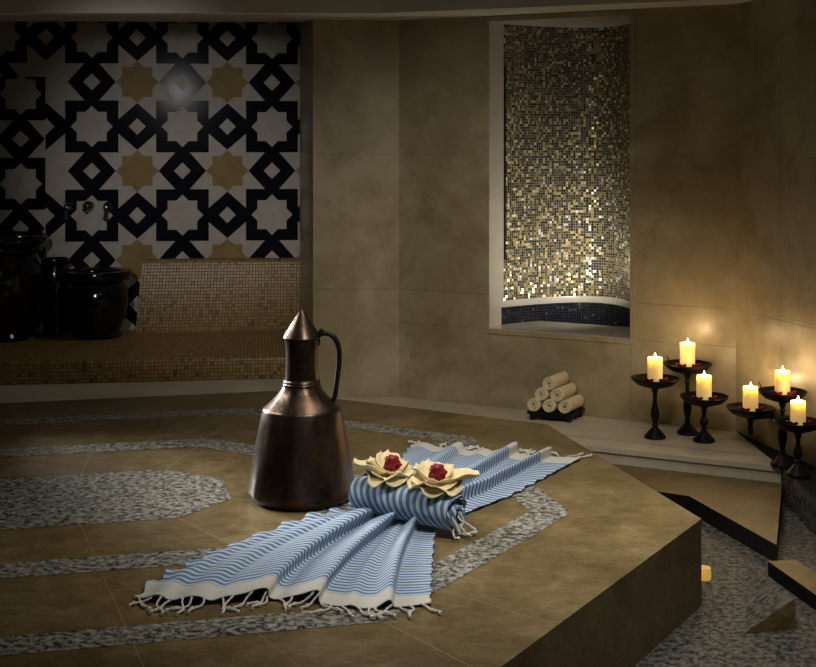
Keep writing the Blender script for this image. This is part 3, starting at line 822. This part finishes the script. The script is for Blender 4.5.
def stand(px, base_py, dish_py, zbase, label, clabel, plab, wall_y=None):
    p = at(px, base_py, zbase) if wall_y is None else Vector(((px - 408) / F * wall_y, wall_y, zbase))
    sc_ = F / p.y
    rim = (140 + F * (ZC - zbase) / p.y - dish_py) / sc_
    pr = 24.2 / sc_; h = rim - .042
    e = empty('candle_stand', (p.x, p.y, zbase + .001), label, 'candle stand', 'black turned candle stands')
    sp = stand_profile(h, pr)
    mb = MB(); mb.lathe(sp[:12], 36); mb.build('base', M['iron'], e, sharp=50)
    mb = MB(); mb.lathe(sp[11:], 28); mb.build('stem', M['iron'], e, sharp=60)
    mb = MB(); mb.lathe(dish(pr, h), 48); mb.build('dish', M['iron'], e, sharp=60)
    top = (p.x, p.y, zbase + .001 + h + .0225)
    candle(top, 7.5 / sc_, 25.5 / sc_, clabel)
    petals(top, 8 / sc_, 4, -2.3, plab)
    return e, pr, h
stand(655, 438, 378.5, ZL, 'black turned candle stand on the marble ledge, leftmost beside the hand towels', 'lit cream pillar candle on the leftmost stand of the marble ledge', 'around the candle on the leftmost stand')
e, pr, h = stand(687.5, 434, 364, ZL, 'tallest black turned candle stand on the marble ledge, at the back', 'lit cream pillar candle on the tallest stand of the marble ledge', 'around the candle on the tallest ledge stand')
mb = MB(); mb.tube([(-.062, .05, h + .028), (-.075, .052, h + .052), (-.083, .053, h + .072)], lambda t: .004 * (1 - .7 * t), 8); mb.build('spike', M['iron'], [c_ for c_ in e.children if c_.name.startswith('dish')][0])
stand(704, 441.5, 396.5, ZL, 'shortest black turned candle stand at the front edge of the marble ledge', 'lit cream pillar candle on the shortest stand of the marble ledge', 'around the candle on the shortest ledge stand')
e, pr, h = stand(782.5, 0, 391.5, ZL, 'taller black candle stand on the dark ledge below the far right wall', 'lit cream pillar candle on the taller stand of the dark ledge', 'around the candle on the taller dark ledge stand', wall_y=5.46)
mb = MB(); mb.tube([(-.062, .05, h + .028), (-.075, .052, h + .052), (-.083, .053, h + .072)], lambda t: .004 * (1 - .7 * t), 8); mb.build('spike', M['iron'], [c_ for c_ in e.children if c_.name.startswith('dish')][0])
stand(798, 0, 421.5, ZL, 'shorter black candle stand on the dark ledge at the right edge of the photo', 'lit cream pillar candle on the shorter stand at the right edge of the photo', 'around the candle on the shorter dark ledge stand', wall_y=5.30)
# wall bracket in the corner
Yb = 5.745; pb = Vector(((750.5 - 408) / F * Yb, Yb, 0)); scb = F / Yb
zr = ZC - (407.5 - 140) / scb; h = zr - .042
e = empty('candle_sconce', (pb.x, pb.y, h), 'black candle dish on a wall bracket in the corner right of the ledge', 'candle sconce')
pr = 24.0 / scb
mb = MB(); mb.lathe(dish(pr, 0), 48); mb.build('dish', M['iron'], e, sharp=60)
mb = MB(); mb.lathe([(0, -.078), (.007, -.077), (.0115, -.070), (.0115, -.045), (.009, -.03), (.014, -.018), (.013, -.012), (.018, -.006), (.022, .001)], 28); mb.build('stem', M['iron'], e, sharp=60)
dw = (pb.xy - Cn).dot(N3)
w = -N3 * dw
mb = MB(); mb.tube([(0, 0, -.008), (w.x * .5, w.y * .5, -.004), (w.x * .97, w.y * .97, -.002)], .007, 10)
mb.tube([(w.x * .95, w.y * .95, -.002), (w.x * .985, w.y * .985, -.002)], .018, 16); mb.build('wall_arm', M['iron'], e)
candle((pb.x, pb.y, h + .0225), 7.5 / scb, 25.5 / scb, 'lit cream pillar candle on the wall bracket right of the ledge')
petals((pb.x, pb.y, h + .0225), 8 / scb, 4, -2.3, 'around the candle on the wall bracket')

# ------------------------------------------------------------------ floor details on the right
p = at(705, 580, 0)  # votive made up to carry a small glow beside the platform
vo = empty('added_votive', (p.x, p.y, .001), 'small glowing amber votive glass added for a glow on the granite floor beside the platform', 'votive')
s = p.y / F
mb = MB(); mb.lathe([(0, 0), (5 * s, 0), (6 * s, .8 * s), (6.3 * s, 4 * s), (6 * s, 10 * s), (5.4 * s, 12.5 * s), (4.9 * s, 12.5 * s), (5.2 * s, 9 * s), (5 * s, 2 * s), (0, 1.5 * s)], 24); mb.build('glass', M['amber'], vo)
def wedge(a_px, a_py_top, a_py_bot, c_px, c_py, b_px, b_py, label):
    a0 = at(a_px, a_py_bot, 0); hgt = (a_py_bot - a_py_top) * a0.y / F
    c = at(c_px, c_py, .0); b = at(b_px, b_py, .0)
    mb = MB(); z = Vector((0, 0, .001))
    A0, A1, B_, C_ = a0 + z, a0 + Vector((0, 0, hgt)), b + z, c + z
    mb.face([A1, B_, C_], 1); mb.face([A0, A1, C_], 0); mb.face([A0, B_, A1], 0); mb.face([A0, C_, B_], 0)
    o = mb.build('stone_wedge', [M['brown'], M['granite_floor']]); tag(o, label, 'stone block')
wedge(795.5, 598, 629, 744, 634, 748, 566, 'granite topped stone wedge with brown face at the lower right of the floor')
# second low brown step at the right edge, the shade on its riser painted dark
a = at(768, 576, 0); b = at(816, 611, 0); d = (b - a).normalized(); b = a + d * 2.0
nrm = Vector((-d.y, d.x, 0))
if nrm.y < 0: nrm = -nrm
hh = .05; wd = .10
mb = MB(); poly = [a.xy, b.xy, (b + nrm * wd).xy, (a + nrm * wd).xy]
mb.prism(poly, .001, hh, 0, 1); o = structure(mb, 'floor_curb', [M['brown'], M['dark']])

# ------------------------------------------------------------------ lights
def area(loc, target, sx, sy, power, col, spread=180):
    l = bpy.data.lights.new('fill_light', 'AREA'); l.shape = 'RECTANGLE'; l.size = sx; l.size_y = sy; l.energy = power; l.color = col; l.spread = math.radians(spread)  # unseen area light added to brighten, no fixture in the room
    o = bpy.data.objects.new('fill_light', l); C.objects.link(o); o.location = loc
    o.rotation_euler = (Vector(target) - Vector(loc)).to_track_quat('-Z', 'Y').to_euler()
    return o
def spot(loc, target, power, col, ang, blend=.6, size=.05):
    l = bpy.data.lights.new('spot_light', 'SPOT'); l.energy = power; l.color = col; l.spot_size = math.radians(ang); l.spot_blend = blend; l.shadow_soft_size = size
    o = bpy.data.objects.new('spot_light', l); C.objects.link(o); o.location = loc
    o.rotation_euler = (Vector(target) - Vector(loc)).to_track_quat('-Z', 'Y').to_euler()
    return o
spot((-2.5, 4.9, 2.35), (.03, 4.35, .3), 150, (1.0, .97, .90), 32, 1.0, .15)        # from the left: ewer rim, cloth folds
area((-2.1, 5.9, 1.2), (-.36, 4.46, .65), .12, .9, 6, (1.0, .96, .90), 36)            # added unseen strip light at the left, behind the ewer, for its rim
area((.5, 2.9, 2.62), (.12, 4.3, .3), .6, .6, 11.5, (1.0, .96, .88), 80)                # added fill over the platform, in front
area((.3, 4.4, 2.62), (.3, 4.5, .3), .8, .8, 5.5, (1.0, .94, .84), 75)                 # over the right half of the platform
spot((-1.3, 2.6, 2.0), (-1.38, 8.5, 1.12), 190, (1.0, .96, .93), 25, .9, .10)      # patterned wall
spot((-1.35, 7.75, 2.1), (-1.35, 7.95, 0), 7, (1.0, .93, .82), 120, 1.0, .04)      # added spot that brightens the bench seat from above
spot((-.1, 3.4, 2.5), (.15, 6.8, .5), 112, (1.0, .92, .76), 46, 1.0, .2)       # marble walls
spot(nw(1.15, .27, .80), nw(UL + .16, .45, .95), 11, (1.0, .96, .88), 160, .9, .03)     # niche lamp behind the right jamb

w = bpy.data.worlds.new('World'); bpy.context.scene.world = w; w.use_nodes = True
w.node_tree.nodes['Background'].inputs[0].default_value = (.95, .90, .80, 1); w.node_tree.nodes['Background'].inputs[1].default_value = .013

# ------------------------------------------------------------------ camera
cam = bpy.data.cameras.new('camera'); co = bpy.data.objects.new('camera', cam); C.objects.link(co)
co.location = (0, 0, ZC); co.rotation_euler = (PI / 2, 0, 0)
cam.sensor_width = 36; cam.lens = F / 816 * 36; cam.shift_x = 0; cam.shift_y = -(333.5 - H) / 816; cam.clip_start = .05
sc0 = bpy.context.scene; sc0.camera = co
vs = sc0.view_settings; vs.view_transform = 'Standard'; vs.look = 'None'; vs.exposure = 0; vs.gamma = 1; vs.use_curve_mapping = False
